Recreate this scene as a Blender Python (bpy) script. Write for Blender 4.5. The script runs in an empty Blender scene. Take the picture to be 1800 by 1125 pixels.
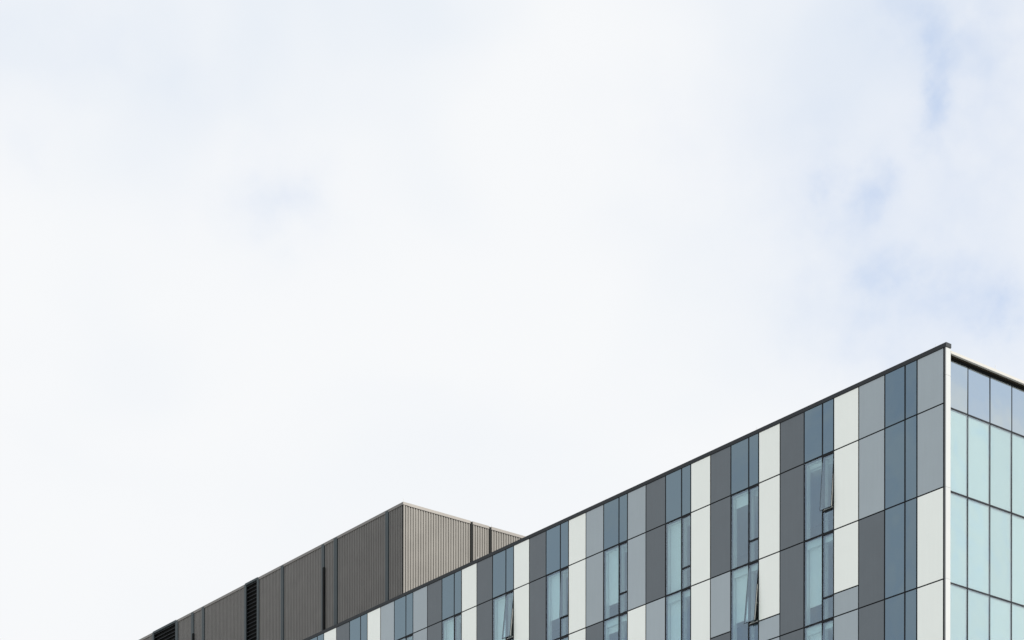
import bpy, math, random
from mathutils import Vector, Matrix
random.seed(7)
SC = bpy.context.scene
COL = SC.collection
R = math.radians

# ------------------------------------------------------------------ camera
FPX = 3739.505            # focal length in photo pixels (1800 wide)
cam_d = bpy.data.cameras.new('camera')
cam = bpy.data.objects.new('camera', cam_d)
COL.objects.link(cam)
cam.location = (0, 0, 1.7)
cam.rotation_euler = (R(90) - 0.000609, 0, 0)
cam.rotation_euler.rotate_axis('Z', 0.001127)
cam_d.sensor_fit = 'HORIZONTAL'
cam_d.sensor_width = 36
cam_d.lens = 36 * FPX / 1800
cam_d.shift_y = (2302.82 - 562.5) / 1800
cam_d.clip_start = 0.5
cam_d.clip_end = 12000
SC.camera = cam

# ------------------------------------------------------------------ sun and sky
SUN_AZ = Vector((0.80, -0.60))
SUN_EL = R(36)
sd = Vector((SUN_AZ.x * math.cos(SUN_EL), SUN_AZ.y * math.cos(SUN_EL), math.sin(SUN_EL)))
sun_d = bpy.data.lights.new('sun', 'SUN')
sun_d.energy = 5.0
sun_d.angle = R(0.55)
sun_d.color = (1.0, 0.955, 0.88)
sun = bpy.data.objects.new('sun', sun_d)
COL.objects.link(sun)
sun.location = sd * 300
sun.rotation_euler = sd.to_track_quat('Z', 'Y').to_euler()

W = bpy.data.worlds.new('World')
SC.world = W
W.use_nodes = True
wn, wl = W.node_tree.nodes, W.node_tree.links
wn.clear()


def wnode(t, **kw):
    n = wn.new(t)
    for k, v in kw.items():
        setattr(n, k, v)
    return n


def wmath(op, a, b=None, c=None, clamp=False):
    n = wnode('ShaderNodeMath', operation=op, use_clamp=clamp)
    for i, v in enumerate((a, b, c)):
        if v is None:
            continue
        if isinstance(v, (int, float)):
            n.inputs[i].default_value = v
        else:
            wl.new(v, n.inputs[i])
    return n.outputs[0]


def wmap(v, a, b, c=0.0, d=1.0, smooth=True):
    n = wnode('ShaderNodeMapRange', interpolation_type='SMOOTHSTEP' if smooth else 'LINEAR')
    wl.new(v, n.inputs[0])
    for i, x in enumerate((a, b, c, d)):
        n.inputs[1 + i].default_value = x
    return n.outputs[0]


def wnoise(vec, scale, detail, rough=0.5, dist=0.0, off=(0, 0, 0), sc=(1, 1, 1)):
    m = wnode('ShaderNodeMapping')
    m.inputs['Location'].default_value = off
    m.inputs['Scale'].default_value = sc
    wl.new(vec, m.inputs[0])
    n = wnode('ShaderNodeTexNoise')
    n.inputs['Scale'].default_value = scale
    n.inputs['Detail'].default_value = detail
    n.inputs['Roughness'].default_value = rough
    n.inputs['Distortion'].default_value = dist
    wl.new(m.outputs[0], n.inputs['Vector'])
    return n.outputs['Fac']


def wmix(f, a, b):
    n = wnode('ShaderNodeMix', data_type='RGBA')
    if isinstance(f, (int, float)):
        n.inputs[0].default_value = f
    else:
        wl.new(f, n.inputs[0])
    for i, v in ((6, a), (7, b)):
        if isinstance(v, tuple):
            n.inputs[i].default_value = (*v, 1)
        else:
            wl.new(v, n.inputs[i])
    return n.outputs[2]


tc = wnode('ShaderNodeTexCoord')
D = tc.outputs['Generated']
sep = wnode('ShaderNodeSeparateXYZ')
wl.new(D, sep.inputs[0])
dx, dy, dz = sep.outputs
ysafe = wmath('MAXIMUM', dy, 0.05)
qa = wmath('DIVIDE', dx, ysafe)        # tangent of azimuth from north
qb = wmath('DIVIDE', dz, ysafe)        # slope of elevation
# wobble of the cloud edges
wob1 = wmath('SUBTRACT', wnoise(D, 26, 5, 0.6, off=(3.1, 0.4, 7.7)), 0.5)
wob2 = wmath('SUBTRACT', wnoise(D, 26, 5, 0.6, off=(9.3, 5.4, 1.7)), 0.5)
qa2 = wmath('ADD', qa, wmath('MULTIPLY', wob1, 0.055))
qb2 = wmath('ADD', qb, wmath('MULTIPLY', wob2, 0.055))
front = wmap(dy, 0.1, 0.3)
fine = wnoise(D, 55, 4, 0.55, off=(1.0, 2.0, 0.5))


def hole(px, py, rx, ry, amt):
    """a thin place in the cloud sheet, given by its direction"""
    a0 = (px - 900) / FPX
    b0 = (2302.8 - py) / FPX
    u = wmath('DIVIDE', wmath('SUBTRACT', qa2, a0), rx / FPX)
    v = wmath('DIVIDE', wmath('SUBTRACT', qb2, b0), ry / FPX)
    r2 = wmath('ADD', wmath('MULTIPLY', u, u), wmath('MULTIPLY', v, v))
    g = wmath('EXPONENT', wmath('MULTIPLY', r2, -1.0))
    return wmath('MULTIPLY', g, amt)


holes = None
for h in ((1650, 165, 32, 90, .60), (1630, 40, 95, 120, .34), (1740, 60, 90, 200, .24), (1485, 350, 45, 60, .36),
          (1525, 310, 30, 40, .30), (1770, 560, 55, 50, .50), (1560, 490, 65, 55, .34), (1660, 500, 70, 60, .26),
          (1480, 420, 150, 170, .16), (1720, 330, 110, 150, .16), (1620, 560, 200, 80, .18),
          (490, 360, 85, 50, .21), (470, 320, 110, 80, .10), (60, 270, 60, 50, .12), (200, 110, 240, 120, .10),
          (1250, 240, 220, 120, .10), (1560, 640, 120, 60, .14)):
    g = hole(*h)
    holes = g if holes is None else wmath('ADD', holes, g)
holes = wmath('MULTIPLY', holes, wmap(fine, 0.30, 0.68, 0.30, 1.45, False))
holes = wmath('MULTIPLY', wmath('MULTIPLY', holes, front), 0.40)
# the same kind of gaps all over the rest of the sky
gap_n = wnoise(D, 8.5, 5, 0.52, 0.5, off=(14.4, 2.1, 5.6))
gaps = wmath('MULTIPLY', wmap(gap_n, 0.45, 0.68, 0, 0.44), wmath('SUBTRACT', 1.0, front))
broad = None
for h in ((1720, 150, 400, 330, .17), (1700, 560, 260, 160, .16), (1480, 330, 220, 150, .07), (150, 60, 500, 190, .05), (480, 350, 190, 120, .05)):
    g = hole(*h)
    broad = g if broad is None else wmath('ADD', broad, g)
broad = wmath('MULTIPLY', broad, front)
gap_all = wmath('ADD', wmath('ADD', holes, broad), gaps, clamp=True)

# cloud sheet: whiter towards the horizon, soft grey-blue folds higher up
big = wnoise(D, 8, 2.5, 0.45, 0.4, off=(0.7, 3.3, 5.1), sc=(1, 1, 1.5))
elev = wmap(dz, 0.28, 0.56, 0.0, 1.0, True)
fold = wmath('MULTIPLY', wmap(big, 0.33, 0.68), wmath('ADD', wmath('MULTIPLY', elev, 0.70), 0.10))
cloud = wmix(fold, (0.935, 0.948, 0.964), (0.800, 0.855, 0.925))
sky = wnode('ShaderNodeTexSky', sky_type='NISHITA')
sky.sun_disc = False
sky.sun_elevation = SUN_EL
sky.sun_rotation = math.atan2(SUN_AZ.x, SUN_AZ.y)
sky.air_density = 1.0
sky.dust_density = 0.3
sky.ozone_density = 3.0
STR = 0.15
cl = wnode('ShaderNodeVectorMath', operation='SCALE')
wl.new(cloud, cl.inputs[0])
cl.inputs['Scale'].default_value = 1.0 / (STR * 2 ** 0.35)
# thin high veil over the blue
K_ = 1.0 / (STR * 2 ** 0.35)
thin = wmix(0.55, sky.outputs[0], (0.42 * K_, 0.62 * K_, 0.98 * K_))
mixed = wmix(gap_all, cl.outputs[0], thin)
bg = wnode('ShaderNodeBackground')
bg.inputs['Strength'].default_value = STR
wl.new(mixed, bg.inputs['Color'])
wo = wnode('ShaderNodeOutputWorld')
wl.new(bg.outputs[0], wo.inputs[0])

SC.view_settings.view_transform = 'Standard'
SC.view_settings.look = 'None'
SC.view_settings.exposure = 0.35
SC.view_settings.gamma = 1.0
SC.view_settings.use_curve_mapping = False
SC.render.engine = 'CYCLES'
SC.cycles.use_denoising = True
SC.cycles.max_bounces = 10
SC.cycles.transparent_max_bounces = 12


# ------------------------------------------------------------------ materials
def mat(name):
    m = bpy.data.materials.new(name)
    m.use_nodes = True
    m.node_tree.nodes.clear()
    return m, m.node_tree.nodes, m.node_tree.links


def painted(name, col, rough=0.45, spec=0.5, vary=0.04, streak=0.03, metallic=0.0, coat=0.0, bump=0.0, grain=0.0):
    """painted sheet: each piece a shade off its neighbour, faint rain streaks and mottling"""
    m, N, L = mat(name)
    out = N.new('ShaderNodeOutputMaterial')
    b = N.new('ShaderNodeBsdfPrincipled')
    b.inputs['Roughness'].default_value = rough
    b.inputs['Specular IOR Level'].default_value = spec
    b.inputs['Metallic'].default_value = metallic
    b.inputs['Coat Weight'].default_value = coat
    b.inputs['Coat Roughness'].default_value = 0.12
    oi = N.new('ShaderNodeObjectInfo')
    t = N.new('ShaderNodeTexCoord')
    geo = N.new('ShaderNodeNewGeometry')
    mp = N.new('ShaderNodeMapping')
    mp.inputs['Scale'].default_value = (6, 6, 0.35)
    L.new(geo.outputs['Position'], mp.inputs[0])
    n1 = N.new('ShaderNodeTexNoise')
    n1.inputs['Scale'].default_value = 1.6
    n1.inputs['Detail'].default_value = 5
    L.new(mp.outputs[0], n1.inputs['Vector'])
    n2 = N.new('ShaderNodeTexNoise')
    n2.inputs['Scale'].default_value = 1.1
    n2.inputs['Detail'].default_value = 6
    L.new(geo.outputs['Position'], n2.inputs['Vector'])
    a = N.new('ShaderNodeMath'); a.operation = 'ADD'
    L.new(n1.outputs['Fac'], a.inputs[0]); L.new(n2.outputs['Fac'], a.inputs[1])
    s = N.new('ShaderNodeMapRange')
    L.new(a.outputs[0], s.inputs[0])
    s.inputs[1].default_value = 0.6; s.inputs[2].default_value = 1.4
    s.inputs[3].default_value = 1 - streak * 1.5; s.inputs[4].default_value = 1 + streak * 1.5
    r = N.new('ShaderNodeMapRange')
    L.new(oi.outputs['Random'], r.inputs[0])
    r.inputs[3].default_value = 1 - vary; r.inputs[4].default_value = 1 + vary
    mu = N.new('ShaderNodeMath'); mu.operation = 'MULTIPLY'
    L.new(s.outputs[0], mu.inputs[0]); L.new(r.outputs[0], mu.inputs[1])
    v = N.new('ShaderNodeVectorMath'); v.operation = 'SCALE'
    v.inputs[0].default_value = col
    L.new(mu.outputs[0], v.inputs['Scale'])
    L.new(v.outputs[0], b.inputs['Base Color'])
    if bump:
        bn = N.new('ShaderNodeTexNoise')
        bn.inputs['Scale'].default_value = 1.3
        bn.inputs['Detail'].default_value = 2
        L.new(geo.outputs['Position'], bn.inputs['Vector'])
        bp = N.new('ShaderNodeBump')
        bp.inputs['Strength'].default_value = bump
        bp.inputs['Distance'].default_value = 0.02
        L.new(bn.outputs['Fac'], bp.inputs['Height'])
        L.new(bp.outputs[0], b.inputs['Normal'])
    L.new(b.outputs[0], out.inputs[0])
    return m


def glazing(name, tint, refl, base, body=None, wav=0.012):
    """clear tinted pane with a reflective coat (body=None) or a back-painted pane (body=colour)"""
    m, N, L = mat(name)
    out = N.new('ShaderNodeOutputMaterial')
    if body is None:
        t = N.new('ShaderNodeBsdfTransparent')
        t.inputs[0].default_value = (*tint, 1)
    else:
        t = N.new('ShaderNodeBsdfDiffuse')
        oi = N.new('ShaderNodeObjectInfo')
        r = N.new('ShaderNodeMapRange')
        L.new(oi.outputs['Random'], r.inputs[0])
        r.inputs[3].default_value = 0.9; r.inputs[4].default_value = 1.12
        v = N.new('ShaderNodeVectorMath'); v.operation = 'SCALE'
        v.inputs[0].default_value = body
        L.new(r.outputs[0], v.inputs['Scale'])
        L.new(v.outputs[0], t.inputs[0])
    g = N.new('ShaderNodeBsdfGlossy')
    g.inputs['Color'].default_value = (*refl, 1)
    g.inputs['Roughness'].default_value = 0.015
    geo = N.new('ShaderNodeNewGeometry')
    nz = N.new('ShaderNodeTexNoise')
    nz.inputs['Scale'].default_value = 0.9
    nz.inputs['Detail'].default_value = 1
    L.new(geo.outputs['Position'], nz.inputs['Vector'])
    bp = N.new('ShaderNodeBump')
    bp.inputs['Strength'].default_value = 0.5
    bp.inputs['Distance'].default_value = wav
    L.new(nz.outputs['Fac'], bp.inputs['Height'])
    L.new(bp.outputs[0], g.inputs['Normal'])
    fr = N.new('ShaderNodeFresnel')
    fr.inputs['IOR'].default_value = 1.5
    ad = N.new('ShaderNodeMath'); ad.operation = 'MULTIPLY_ADD'; ad.use_clamp = True
    ad.inputs[1].default_value = 1.0
    ad.inputs[2].default_value = base
    # the inner face of the pane uses the same small reflectance
    fr2 = N.new('ShaderNodeMath'); fr2.operation = 'MINIMUM'
    fr2.inputs[1].default_value = 0.35
    L.new(fr.outputs[0], fr2.inputs[0])
    L.new(fr2.outputs[0], ad.inputs[0])
    bf = N.new('ShaderNodeMix'); bf.data_type = 'FLOAT'
    L.new(geo.outputs['Backfacing'], bf.inputs[0])
    L.new(ad.outputs[0], bf.inputs[2])
    bf.inputs[3].default_value = 0.05
    mx = N.new('ShaderNodeMixShader')
    L.new(bf.outputs[0], mx.inputs[0])
    L.new(t.outputs[0], mx.inputs[1])
    L.new(g.outputs[0], mx.inputs[2])
    L.new(mx.outputs[0], out.inputs[0])
    return m


M = dict(
    white=painted('white_panel_coating', (0.845, 0.882, 0.832), 0.35, 0.5, 0.012, 0.010, coat=0.25),
    light=painted('light_grey_panel_coating', (0.335, 0.39, 0.42), 0.4, 0.5, 0.045, 0.022, bump=0.05),
    dark=painted('dark_grey_panel_coating', (0.103, 0.123, 0.138), 0.42, 0.5, 0.06, 0.035, bump=0.05),
    frame=painted('black_frame_coating', (0.013, 0.015, 0.018), 0.6, 0.12, 0.05, 0.03),
    coping=painted('charcoal_coping_coating', (0.032, 0.036, 0.040), 0.55, 0.15, 0.04, 0.05),
    fin=painted('pale_grey_fin_coating', (0.36, 0.375, 0.375), 0.45, 0.4, 0.02, 0.02),
    fascia=painted('cream_fascia_coating', (0.365, 0.36, 0.34), 0.45, 0.4, 0.02, 0.02),
    soffit=painted('brown_soffit_coating', (0.030, 0.026, 0.019), 0.7, 0.1, 0.02, 0.05),
    alu=painted('bare_aluminium_coating', (0.55, 0.55, 0.52), 0.4, 0.5, 0.05, 0.03),
    lining=painted('pale_lining_paint', (0.62, 0.66, 0.66), 0.7, 0.2, 0.05, 0.02),
    blind=painted('white_blind_fabric', (0.80, 0.82, 0.82), 0.8, 0.1, 0.05, 0.012),
    blind_end=painted('ivory_blind_fabric', (0.455, 0.50, 0.49), 0.8, 0.1, 0.07, 0.015),
    interior=painted('grey_interior_paint', (0.16, 0.17, 0.18), 0.8, 0.1, 0.02, 0.02),
    backing=painted('black_backing_membrane', (0.012, 0.013, 0.015), 0.8, 0.1, 0.02, 0.02),
    roof=painted('grey_roof_membrane', (0.09, 0.09, 0.09), 0.9, 0.1, 0.02, 0.06),
    brown=painted('brown_ribbed_coating', (0.152, 0.146, 0.135), 0.42, 0.4, 0.03, 0.07, metallic=0.65),
    brown_cap=painted('brown_coping_coating', (0.20, 0.189, 0.176), 0.42, 0.4, 0.04, 0.05, metallic=0.65),
    trim=painted('slate_trim_coating', (0.058, 0.074, 0.080), 0.5, 0.2, 0.04, 0.04),
    post=painted('black_post_coating', (0.007, 0.008, 0.008), 0.6, 0.1, 0.05, 0.03),
    slat=painted('dark_slat_coating', (0.022, 0.026, 0.030), 0.6, 0.15, 0.05, 0.04),
    steel=painted('steel_rod_coating', (0.5, 0.5, 0.5), 0.4, 0.5, 0.0, 0.0),
    glass=glazing('blue_tinted_glass', (0.845, 0.93, 0.922), (0.67, 0.83, 0.96), 0.18),
    spandrel=glazing('back_painted_blue_glass', None, (0.66, 0.84, 0.96), 0.15, (0.045, 0.075, 0.095)),
    glass_end=glazing('pale_green_glass', (0.865, 0.925, 0.933), (0.85, 0.945, 0.975), 0.29, wav=0.03),
    spandrel_end=glazing('mirrored_spandrel_glass', None, (0.87, 0.955, 0.985), 0.52, (0.06, 0.075, 0.085)),
)

# ------------------------------------------------------------------ mesh helpers
BOXF = ((0, 3, 2, 1), (4, 5, 6, 7), (0, 1, 5, 4), (1, 2, 6, 5), (2, 3, 7, 6), (3, 0, 4, 7))
ORG = {}


def box(x0, x1, y0, y1, z0, z1):
    x0, x1 = sorted((x0, x1)); y0, y1 = sorted((y0, y1)); z0, z1 = sorted((z0, z1))
    v = [(x0, y0, z0), (x1, y0, z0), (x1, y1, z0), (x0, y1, z0), (x0, y0, z1), (x1, y0, z1), (x1, y1, z1), (x0, y1, z1)]
    return v, BOXF


def link(name, verts, faces, m, parent, org, rot=None, label=None):
    """one mesh object; verts are in the building's own frame, org is the object's origin there"""
    me = bpy.data.meshes.new(name)
    o0 = Vector(org)
    me.from_pydata([tuple(Vector(v) - o0) for v in verts], [], faces)
    me.materials.append(m)
    me.update()
    o = bpy.data.objects.new(name, me)
    COL.objects.link(o)
    if parent is not None:
        o.parent = parent
        o.location = o0 - ORG[parent]
    else:
        o.location = o0
    if rot:
        o.rotation_euler = rot
    ORG[o] = o0
    if label:
        o['label'] = label
    return o


def piece(name, boxes, m, parent, org=None, rot=None, label=None):
    V, F = [], []
    for b in boxes:
        v, f = box(*b)
        k = len(V)
        V += v
        F += [tuple(i + k for i in q) for q in f]
    if org is None:
        b = boxes[0]
        org = ((b[0] + b[1]) / 2, (b[2] + b[3]) / 2, (b[4] + b[5]) / 2)
    return link(name, V, F, m, parent, org, rot, label)


def cylinder(p, r, h, seg=8):
    V = [(p[0] + r * math.cos(2 * math.pi * i / seg), p[1] + r * math.sin(2 * math.pi * i / seg), p[2] + z) for z in (0, h) for i in range(seg)]
    F = [(i, (i + 1) % seg, seg + (i + 1) % seg, seg + i) for i in range(seg)]
    F += [tuple(range(seg - 1, -1, -1)), tuple(range(seg, 2 * seg))]
    return V, F


def thing(name, label, cat, loc, rz):
    o = bpy.data.objects.new(name, None)
    COL.objects.link(o)
    o.location = loc
    o.rotation_euler = (0, 0, rz)
    o['label'] = label
    o['category'] = cat
    ORG[o] = Vector((0, 0, 0))
    return o


def tilt(a):
    return (R(random.gauss(0, a)), 0, R(random.gauss(0, a)))


# ------------------------------------------------------------------ ground
gm, N, L = mat('pale_paving')
go = N.new('ShaderNodeOutputMaterial'); gb = N.new('ShaderNodeBsdfPrincipled')
gn = N.new('ShaderNodeTexNoise'); gn.inputs['Scale'].default_value = 0.05; gn.inputs['Detail'].default_value = 8
gg = N.new('ShaderNodeNewGeometry'); L.new(gg.outputs['Position'], gn.inputs['Vector'])
gr = N.new('ShaderNodeValToRGB')
gr.color_ramp.elements[0].position = 0.3; gr.color_ramp.elements[0].color = (0.31, 0.305, 0.29, 1)
gr.color_ramp.elements[1].position = 0.7; gr.color_ramp.elements[1].color = (0.40, 0.395, 0.38, 1)
L.new(gn.outputs['Fac'], gr.inputs[0]); L.new(gr.outputs[0], gb.inputs['Base Color'])
gb.inputs['Roughness'].default_value = 0.9
L.new(gb.outputs[0], go.inputs[0])
g = link('ground', [(-4000, -4000, 0), (4000, -4000, 0), (4000, 4000, 0), (-4000, 4000, 0)], [(0, 1, 2, 3)], gm, None, (0, 0, 0))
g['kind'] = 'structure'

# ------------------------------------------------------------------ the panelled building
# its own frame: x runs along the long panelled face away from the corner, y points out of that face, z up;
# the glazed end face lies at x = UC and runs towards -y
TH = 0.659796
X0, Y0 = 16.35274, 80.63858
UC = -0.0685
ROT = TH + math.pi / 2
U = [0.0, 1.363, 1.974, 3.022, 4.387, 5.733, 6.352, 7.381, 8.751, 9.995, 10.589, 11.669, 12.919, 14.154, 14.745, 15.789, 17.079,
     18.318, 18.905, 19.977, 21.224, 22.476, 23.077, 24.143, 25.407, 26.613, 27.223, 28.284, 29.552, 30.803, 31.416, 32.456, 33.708,
     34.961, 35.592, 36.641, 37.893, 39.119, 39.753, 40.808, 42.081, 43.313, 43.963]
while len(U) < 87:
    k = (len(U) - 1) % 4
    U.append(U[-1] + (1.245, 0.62, 1.055, 1.26)[k])
ULAST = U[-1]
Z = [38.1686, 36.0564, 32.8832, 29.3910, 25.9000]   # row joints from the roof edge down
ZTOP = 38.315
DEEP = -22.0

office = thing('office_building', 'long office building clad in white, light grey and dark grey panels with a glazed end', 'building',
               (X0, Y0, 0), ROT)


def visible(u, ztop):
    """does the head of this cell lie within, or just below, the photograph"""
    c, s = math.cos(TH), math.sin(TH)
    X = X0 - s * u
    Y = Y0 + c * u
    y = 2302.8 - FPX * (ztop - 1.7) / Y
    x = 900 + FPX * X / Y
    return y < 1125 + 110


# body behind the cladding (kept back from the window bays by the room depth)
piece('building_core', [(0.9, ULAST, -4.8, DEEP, 0, 37.45)], M['interior'], office, org=(0, 0, 0))
piece('roof_deck', [(0.5, ULAST, -0.32, DEEP, 37.45, 37.6)], M['roof'], office)
zb = Z[4] - 0.3
piece('lower_wall', [(0.12, ULAST, -0.07, -0.33, 0, zb), (0.2, 0.5, -0.33, DEEP, 0, zb)], M['dark'], office, org=(0, 0, 0))
for j in (1, 2, 3, 4):
    piece('floor_slab', [(0.62, ULAST, -0.36, -4.8, Z[j] - 0.30, Z[j] + 0.0)], M['lining'], office)

# piers behind the cladding panels, spandrel walls behind row one and behind the blind bay at the corner
LASTI = len(U) - 1
for i in range(0, LASTI):
    k = i % 4
    if k in (3, 0):
        if k == 3 and i + 1 < LASTI:
            a, b = U[i], U[i + 2]
        elif i == 0:
            a, b = 0.0, U[1]
        else:
            continue
        if i == 0:
            b = U[3]
            piece('pier', [(a + 0.12, U[5] - 0.02, -0.011, -0.33, Z[4] - 0.3, Z[0])], M['backing'], office)
        elif i == 3:
            continue
        else:
            piece('pier', [(a + 0.02, b - 0.02, -0.011, -0.33, Z[4] - 0.3, Z[1] - 0.001)], M['backing'], office)
piece('parapet_wall', [(U[5], ULAST, -0.011, -0.27, Z[1] + 0.001, Z[0])], M['backing'], office)

PANEL = {  # column: colour of rows one to four, a pair = split at transom height
    0: 'llww', 3: 'lldd', 4: ('w', 'w', 'wl', 'l'), 7: 'dddd', 8: ('w', 'w', 'wl', 'l'), 11: ('d', 'd', 'ld', 'd'), 12: 'wwww',
    15: 'ddlw', 16: 'llwl', 19: 'lldd', 20: 'wwwl', 23: 'dddd', 24: 'wwwl', 27: 'ddll', 28: 'wwwd', 31: 'dddl', 32: 'llll',
    35: 'llww', 36: 'wwwd', 39: 'dddd', 40: 'wwwl', 43: 'ddld', 44: 'llww', 47: 'dddd', 48: 'wwlw', 51: 'lldd', 52: 'wwww'}
KEY = {'w': 'white', 'l': 'light', 'd': 'dark'}
NAME = {'w': 'white_panel', 'l': 'light_grey_panel', 'd': 'dark_grey_panel'}
G = 0.028     # half of an open joint
SPLIT = 0.925


def panel(c, u0, u1, z0, z1):
    piece(NAME[c], [(u0 + G, u1 - G, -0.010, random.uniform(-0.0015, 0.0015), z0 + G, z1 - G)], M[KEY[c]], office,
          rot=tilt(0.03))


for i in range(55, len(U) - 1):
    if i % 4 in (3, 0):
        PANEL[i] = random.choice(('wwww', 'llld', 'dddd', 'lldd'))
for i, cols in PANEL.items():
    for r in range(4):
        if not visible(U[i], Z[r]):
            continue
        u0, u1 = U[i], U[i + 1]
        if i == 0:
            u0 += 0.045
        c = cols[r]
        if len(c) == 2:
            zs = Z[r + 1] + SPLIT
            panel(c[0], u0, u1, zs, Z[r])
            panel(c[1], u0, u1, Z[r + 1], zs)
        else:
            panel(c, u0, u1, Z[r + 1], Z[r])

# windows: narrow light (with a top-hung casement) on the corner side, wide light beyond it
BLIND = {(1, 1): .07, (2, 1): .17, (3, 1): .97, (4, 1): .78, (5, 1): .66, (6, 1): .70, (7, 1): .40, (8, 1): .55, (9, 1): .8,
         (1, 2): .765, (2, 2): .63, (3, 2): .99, (4, 2): .17, (5, 2): .5, (6, 2): .8,
         (1, 3): .7, (2, 3): .9, (3, 3): .4}
OPEN = {(1, 1): 4.4, (2, 2): 6.2, (5, 1): 1.5, (6, 1): 6.4, (1, 3): 2.0, (4, 2): 0.4}
F = 0.028     # half the width of a frame bar
PD = 0.012    # pane thickness


def pane(par, u0, u1, z0, z1, m, name='pane', n1=-0.012):
    return piece(name, [(u0, u1, n1 - PD, n1, z0, z1)], m, par, rot=tilt(0.07))


def fixed_window(bay, r, a, b, c, z0, z1):
    """a..b narrow light, b..c wide light"""
    n0, n1 = -0.12, 0.004
    zs = z0 + SPLIT - 0.02
    bars = [(a - 0.024, a + F, n0, n1, z0, z1), (b - F, b + F, n0, n1, z0, z1), (c - F, c + 0.024, n0, n1, z0, z1),
            (b + F, c - F, n0, n1, z1 - 0.035, z1), (b + F, c - F, n0, n1, z0, z0 + 0.035),
            (a + F, b - F, n0, n1, z1 - 0.085, z1), (a + F, b - F, n0, n1, z0, z0 + 0.035),  # casement head bar thickened to include the dark gap shadow there
            (a + F, b - F, n0, n1, zs - 0.045, zs + 0.03)]
    w = piece('window', bars, M['frame'], office, org=((a + c) / 2, 0, (z0 + z1) / 2))
    pane(w, b + F, c - F, z0 + 0.035, z1 - 0.035, M['glass'])
    pane(w, a + F, b - F, z0 + 0.035, zs - 0.045, M['glass'])
    drop = 0.06 if r == 1 else 0.30
    t = 0.025
    # plastered reveal round the opening and the board above the blind
    nin = -0.33
    lin = [(c - F - 0.012, c - 0.005, n0 - 0.002, nin, z0 + 0.02, z1 - 0.02), (a + 0.005, a + F + 0.012, n0 - 0.002, nin, z0 + 0.02, z1 - 0.02),
           (a + F + 0.012, c - F - 0.012, n0 - 0.002, nin, z1 - drop - t, z1 - drop), (a + F + 0.012, c - F - 0.012, n0 - 0.1, nin, z0 + 0.0, z0 + 0.03)]
    lin.append((b - 0.014, b + 0.014, n0 - 0.002, nin, z0 + 0.03, z1 - drop - t))
    if drop > 0.1:
        lin.append((a + F + 0.012, c - F - 0.012, n0 - 0.002, n0 - 0.022, z1 - drop, z1 - 0.02))
    piece('reveal', lin, M['lining'], w, org=((a + c) / 2, n0, z0))
    fr = BLIND.get((bay, r), random.choice((.3, .6, .8)))
    zt = z1 - drop - t - 0.004
    zbt = z1 - fr * (z1 - z0)
    zbt = min(zbt, zt - 0.14)
    bl = piece('blind', [(b + 0.02, c - F - 0.03, nin + 0.045, nin + 0.055, zbt + 0.03, zt - 0.07),
                         (b + 0.02, c - F - 0.03, nin + 0.03, nin + 0.075, zt - 0.07, zt),
                         (b + 0.02, c - F - 0.03, nin + 0.038, nin + 0.066, zbt, zbt + 0.03)], M['blind'], w)
    # casement in the upper part of the narrow light, hung from its head
    hz = z1 - 0.085
    ang = OPEN.get((bay, r), 0.0)
    ca, cb, cz = a + F + 0.004, b - F - 0.004, zs + 0.035
    sw = 0.03
    if ang:
        ca, cb = a + F - 0.004, b - F + 0.012
    rot = (R(ang), 0, 0)
    y0, y1 = -0.066, -0.026
    cs = piece('casement_window', [(ca, ca + sw, y0, y1, cz, hz), (cb - sw, cb, y0, y1, cz, hz), (ca + sw, cb - sw, y0, y1, hz - sw, hz),
                                   (ca + sw, cb - sw, y0, y1, cz, cz + sw)], M['frame'], office,
               org=((ca + cb) / 2, 0.0, hz), rot=rot,
               label='casement tilted open at its foot' if ang > 1 else None)
    if ang > 1:
        hh = hz - cz
        piece('sash_rail', [(ca - 0.003, ca + sw - 0.002, y0 - 0.018, y1 - 0.012, cz + 0.01, hz - 0.38 * hh)], M['alu'], cs,
              org=((ca + cb) / 2, 0, hz))
    ps = piece('pane', [(ca - 0.006, cb + 0.006, y1 + 0.001, y1 + 0.013, cz - 0.02, hz - 0.002)], M['glass'], cs, org=((ca + cb) / 2, 0, hz))
    if ang > 1:
        h = hz - cz
        zq = cz + h * 0.30
        piece('edge_strip', [(cb + 0.007, cb + 0.026, y1 - 0.010, y1 + 0.014, cz - 0.02, hz - 0.002),
                             (ca - 0.013, ca - 0.007, y1 - 0.004, y1 + 0.014, cz - 0.02, hz - 0.002),
                             (ca - 0.013, cb + 0.026, y1 - 0.010, y1 + 0.014, cz - 0.036, cz - 0.021)], M['frame'], cs, org=((ca + cb) / 2, 0, hz))
        # friction stay on the jamb and the bright track on the sill
        d = math.sin(R(ang)) * h * 0.7
        piece('stay', [(a + F + 0.001, a + F + 0.014, -0.07, d - 0.02, zq, zq + 0.022)], M['alu'], w)
        piece('sill_track', [(a + F + 0.004, b - F - 0.004, -0.10, -0.004, zs + 0.031, zs + 0.05),
                             (a + F + 0.05, a + F + 0.11, -0.03, -0.010, zs + 0.05, zs + 0.075),
                             (b - F - 0.11, b - F - 0.05, -0.03, -0.010, zs + 0.05, zs + 0.075)], M['alu'], w)


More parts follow.
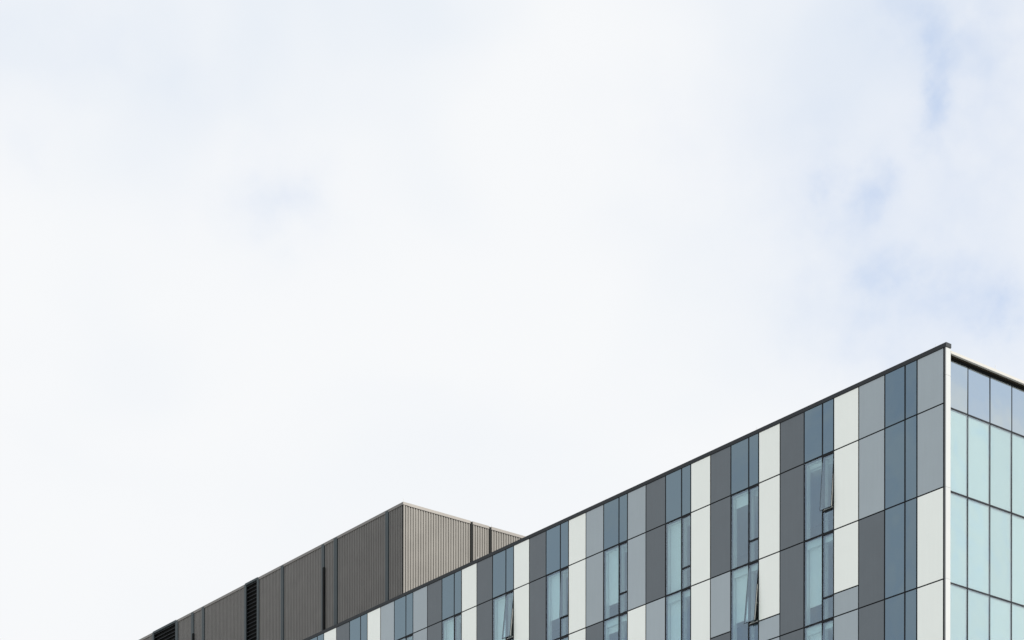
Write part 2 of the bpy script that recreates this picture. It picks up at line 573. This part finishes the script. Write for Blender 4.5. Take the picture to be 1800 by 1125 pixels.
i = 1
while i + 2 < len(U):
    bay = (i - 1) // 4
    a, b, c = U[i], U[i + 1], U[i + 2]
    for r in range(4):
        if not visible(a, Z[r]):
            continue
        z1, z0 = Z[r], Z[r + 1]
        if r == 0 or bay == 0:
            gg_ = 0.039
            for x0, x1 in ((a, b), (b, c)):
                piece('spandrel_pane', [(x0 + gg_, x1 - gg_, -0.0105, -0.001, z0 + 0.033, z1 - 0.026)], M['spandrel'], office, rot=tilt(0.07))
            piece('mullion', [(b - 0.032, b + 0.032, -0.0105, 0.004, z0 + 0.01, z1 - 0.01)], M['frame'], office)
        else:
            fixed_window(bay, r, a, b, c, z0, z1)
    i += 4

# roof edge of the long face, in lengths of sheet
cu = [-0.1] + [9.7 * k + 0.3 for k in range(1, int((ULAST - 2) / 9.7) + 1)] + [ULAST]
for a, b in zip(cu, cu[1:]):
    piece('parapet_coping', [(a, b - 0.004, -0.268, 0.03, 38.158, ZTOP)], M['coping'], office)
for k in range(4):
    u = 0.563 + 9.7 * k
    v, f = cylinder((u, -0.15, ZTOP), 0.009, 0.20, 6)
    link('lightning_rod', v, f, M['steel'], office, (u, -0.15, ZTOP))

# pale fin that closes the long face at the corner: three lengths with fine joints
zz = [0.0, Z[3] + 0.0, Z[2] - 0.02, Z[1] + 1.05, 38.156]
for z0, z1 in zip(zz, zz[1:]):
    piece('corner_fin', [(UC, UC + 0.055, -0.268, -0.006, z0 + 0.004, z1 - 0.004)], M['fin'], office)
piece('corner_fin_backing', [(UC + 0.056, UC + 0.20, -0.262, -0.035, 0, 38.15)], M['frame'], office)
piece('corner_joint', [(UC + 0.03, U[0] + 0.062, -0.034, -0.008, 0, 38.15)], M['frame'], office)

# ------------------------------------------------------------------ glazed end face
US = UC + 0.25        # outer face of the glazing
RP = 1.305
VM = [-0.30] + [-(1.555 + RP * k) for k in range(0, 16)]
VEND = VM[-1]
KZ = [37.872, Z[1], Z[2], Z[3], Z[4]]
piece('roof_fascia', [(UC + 0.002, UC + 0.10, -0.285, VEND - 0.3, 37.982, 38.085)], M['fascia'], office)
piece('roof_soffit', [(UC + 0.101, US + 0.3, -0.285, VEND - 0.3, 37.984, 38.03)], M['soffit'], office)
piece('head_rail', [(US - 0.02, US + 0.2, -0.285, VEND, KZ[0], 37.983)], M['post'], office)
piece('gutter_wall', [(US + 0.02, US + 0.3, -0.285, VEND, 37.4, 37.87)], M['backing'], office)
for r in (1, 2, 3, 4):
    piece('transom', [(US - 0.012, US + 0.10, -0.275, VEND, KZ[r] - 0.030, KZ[r] + 0.030)], M['frame'], office)
for k, v in enumerate(VM[1:], 1):
    piece('curtain_mullion', [(US - 0.008, US + 0.06, v - 0.024, v + 0.024, KZ[4] + 0.03, KZ[0])], M['frame'], office)
for k in range(len(VM) - 1):
    a, b = VM[k] - 0.02, VM[k + 1]
    if k:
        a = VM[k]
    for r in range(4):
        z1 = KZ[r] - (0.03 if r else 0.0)
        z0 = KZ[r + 1] + 0.03
        if r == 0:
            piece('curtain_pane', [(US, US + 0.016, a - 0.024, b + 0.024, z0, z1)], M['spandrel_end'], office, rot=(0, R(random.gauss(0, 0.15)), R(random.gauss(0, 0.25))))
        else:
            p = piece('curtain_pane', [(US, US + PD, a - 0.024, b + 0.024, z0, z1)], M['glass_end'], office, rot=(0, R(random.gauss(0, 0.12)), R(random.gauss(0, 0.2))))
            piece('blind', [(US + 0.045, US + 0.055, a - 0.026, b + 0.026, z0 + 0.02, z1 - 0.01)], M['blind_end'], p)
for r in (1, 2, 3, 4):
    piece('floor_edge', [(US + 0.11, US + 0.4, -0.3, VEND, KZ[r] - 0.06, KZ[r] + 0.06)], M['lining'], office)
piece('end_wall', [(US + 0.4, 0.9, -0.34, DEEP, Z[4] - 0.3, 37.4)], M['interior'], office)
v, f = cylinder((UC + 0.06, -2.95, 38.085), 0.009, 0.2, 6)
link('lightning_rod', v, f, M['steel'], office, (UC + 0.06, -2.95, 38.085))

# ------------------------------------------------------------------ brown ribbed block behind
# same axes, measured from its own near corner
PU, PN, PZ = 40.856, -3.5, 45.326
dl = Vector((-math.sin(TH), math.cos(TH))); nl = Vector((-math.cos(TH), -math.sin(TH)))
pc = Vector((X0, Y0)) + dl * PU + nl * PN
ZB = 37.6
H = PZ - ZB
plant = thing('rooftop_plant_building', 'brown ribbed metal block with dark louvres rising behind the panelled roof edge', 'building',
              (pc.x, pc.y, ZB), ROT)
PITCH = 0.168
DEPTH = 0.040
CAP = 0.150
piece('block_core', [(0.15, 42, -0.15, -14, 0, H - 0.1)], M['backing'], plant, org=(0, 0, 0))


def ribbed(s0, s1, z0, z1, end):
    """one bay of trapezoidal sheet with real thickness; end=False long face (along x), True end face (along -y)"""
    n = max(2, round((s1 - s0) / PITCH))
    p = (s1 - s0) / n
    prof = []
    for i in range(n):
        s = s0 + i * p
        prof += [(s + 0.0, -DEPTH), (s + p * 0.22, -DEPTH), (s + p * 0.34, 0.0), (s + p * 0.88, 0.0)]
    prof.append((s1, -DEPTH))
    back = [(s1, -DEPTH - 0.03), (s0, -DEPTH - 0.03)]
    V, Fc = [], []
    ring = prof + back
    for z in (z0, z1):
        for s, o in ring:
            V.append((s, o, z) if not end else (-o, -s, z))
    n2 = len(ring)
    for i in range(n2):
        j = (i + 1) % n2
        q = (i, j, n2 + j, n2 + i)
        Fc.append(q if end else q[::-1])
    s = (s0 + s1) / 2
    o = link('ribbed_sheet', V, Fc, M['brown'], plant, (s, -DEPTH, (z0 + z1) / 2) if not end else (DEPTH, -s, (z0 + z1) / 2))
    return o


# long shaded face: trims, bays and louvres
TR = [(1.40, 1.68), (6.50, 6.85), (7.84, 8.12), (12.23, 12.53), (15.02, 15.24), (16.49, 16.71), (21.56, 21.86), (22.88, 23.19), (24.91, 25.22),
      (28.07, 28.28), (33.2, 33.5), (36.0, 36.3), (41.0, 41.3)]
for a, b in TR:
    piece('trim', [(a, b, -0.07, 0.035, 0, H - 0.045)], M['trim'], plant)
    piece('trim_shadow_edge', [(a - 0.035, a - 0.001, -0.07, -0.01, 0, H - 0.16)], M['post'], plant)  # black strip modelled in place of the shadow edge beside the trim
for a in (7.76, 22.82):
    piece('downpipe', [(a + 0.03, a + 0.16, 0.036, 0.09, 0, H - 1.40)], M['post'], plant)
piece('corner_trim', [(0.0, 0.075, -0.06, 0.012, 0, H - 0.15)], M['post'], plant)
piece('corner_trim', [(-0.012, -0.001, -0.11, -0.004, 0, H - 0.15)], M['brown'], plant)
edges = [0.075] + [x for t in TR for x in t]
louv = {(15.24, 16.49), (25.22, 28.07)}
for a, b in zip(edges[0::2], edges[1::2]):
    if (a, b) in louv:
        piece('louvre_backing', [(a, b, -0.145, -0.135, 0, H - 0.1)], M['post'], plant)
        sl = None
        z = 0.1
        while z < H - 0.2:
            if sl is None:
                t = 0.012
                w = b - a - 0.01
                me_v = [(-w / 2, -0.11, 0.10), (w / 2, -0.11, 0.10), (w / 2, 0.0, 0.0), (-w / 2, 0.0, 0.0),
                        (-w / 2, -0.11, 0.10 + t), (w / 2, -0.11, 0.10 + t), (w / 2, 0.0, 0.03), (-w / 2, 0.0, 0.03)]
                sl = link('louvre_slat', me_v, BOXF, M['slat'], plant, (0, 0, 0))
                o = sl
            else:
                o = sl.copy()
                COL.objects.link(o)
                o.parent = plant
            o.location = ((a + b) / 2, 0.0, z)
            z += 0.232
        piece('louvre_coping', [(a - 0.10, b + 0.12, -0.3, 0.045, H - 0.10, H + 0.03)], M['trim'], plant)
    else:
        ribbed(a, b - 0.036 if b < 41 else b, 0, H - 0.05, False)

segs = [(0.003, 12.38), (12.39, 15.13), (16.62, 25.06), (28.2, 42)]
for a, b in segs:
    piece('block_coping', [(a if a > 0.01 else -0.03, b, -0.3, 0.03, H - CAP, H)], M['brown_cap'], plant)
# sunlit end face
POSTS = [(4.51, 4.66), (5.81, 5.96), (10.4, 10.52)]
e = 0.115
for a, b in POSTS + [(13.9, 14.0)]:
    ribbed(e, a - 0.003, 0, H - 0.05, True)
    piece('block_coping', [(-0.03, 0.3, -(0.302 if e < 0.2 else e - 0.004), -(a - 0.002), H - CAP - 0.01, H)], M['brown_cap'], plant)
    piece('expansion_post', [(-0.038, 0.1, -a, -b, 0, H - 0.055)], M['post'], plant)
    piece('block_coping', [(0.02, 0.3, -a, -b, H - 0.054, H)], M['brown_cap'], plant)
    e = b + 0.003
for p in ((0.03, -0.03, H), (0.12, -6.1, H), (12.3, -0.12, H)):
    v, f = cylinder(p, 0.011, 0.22, 6)
    link('lightning_rod', v, f, M['steel'], plant, p)
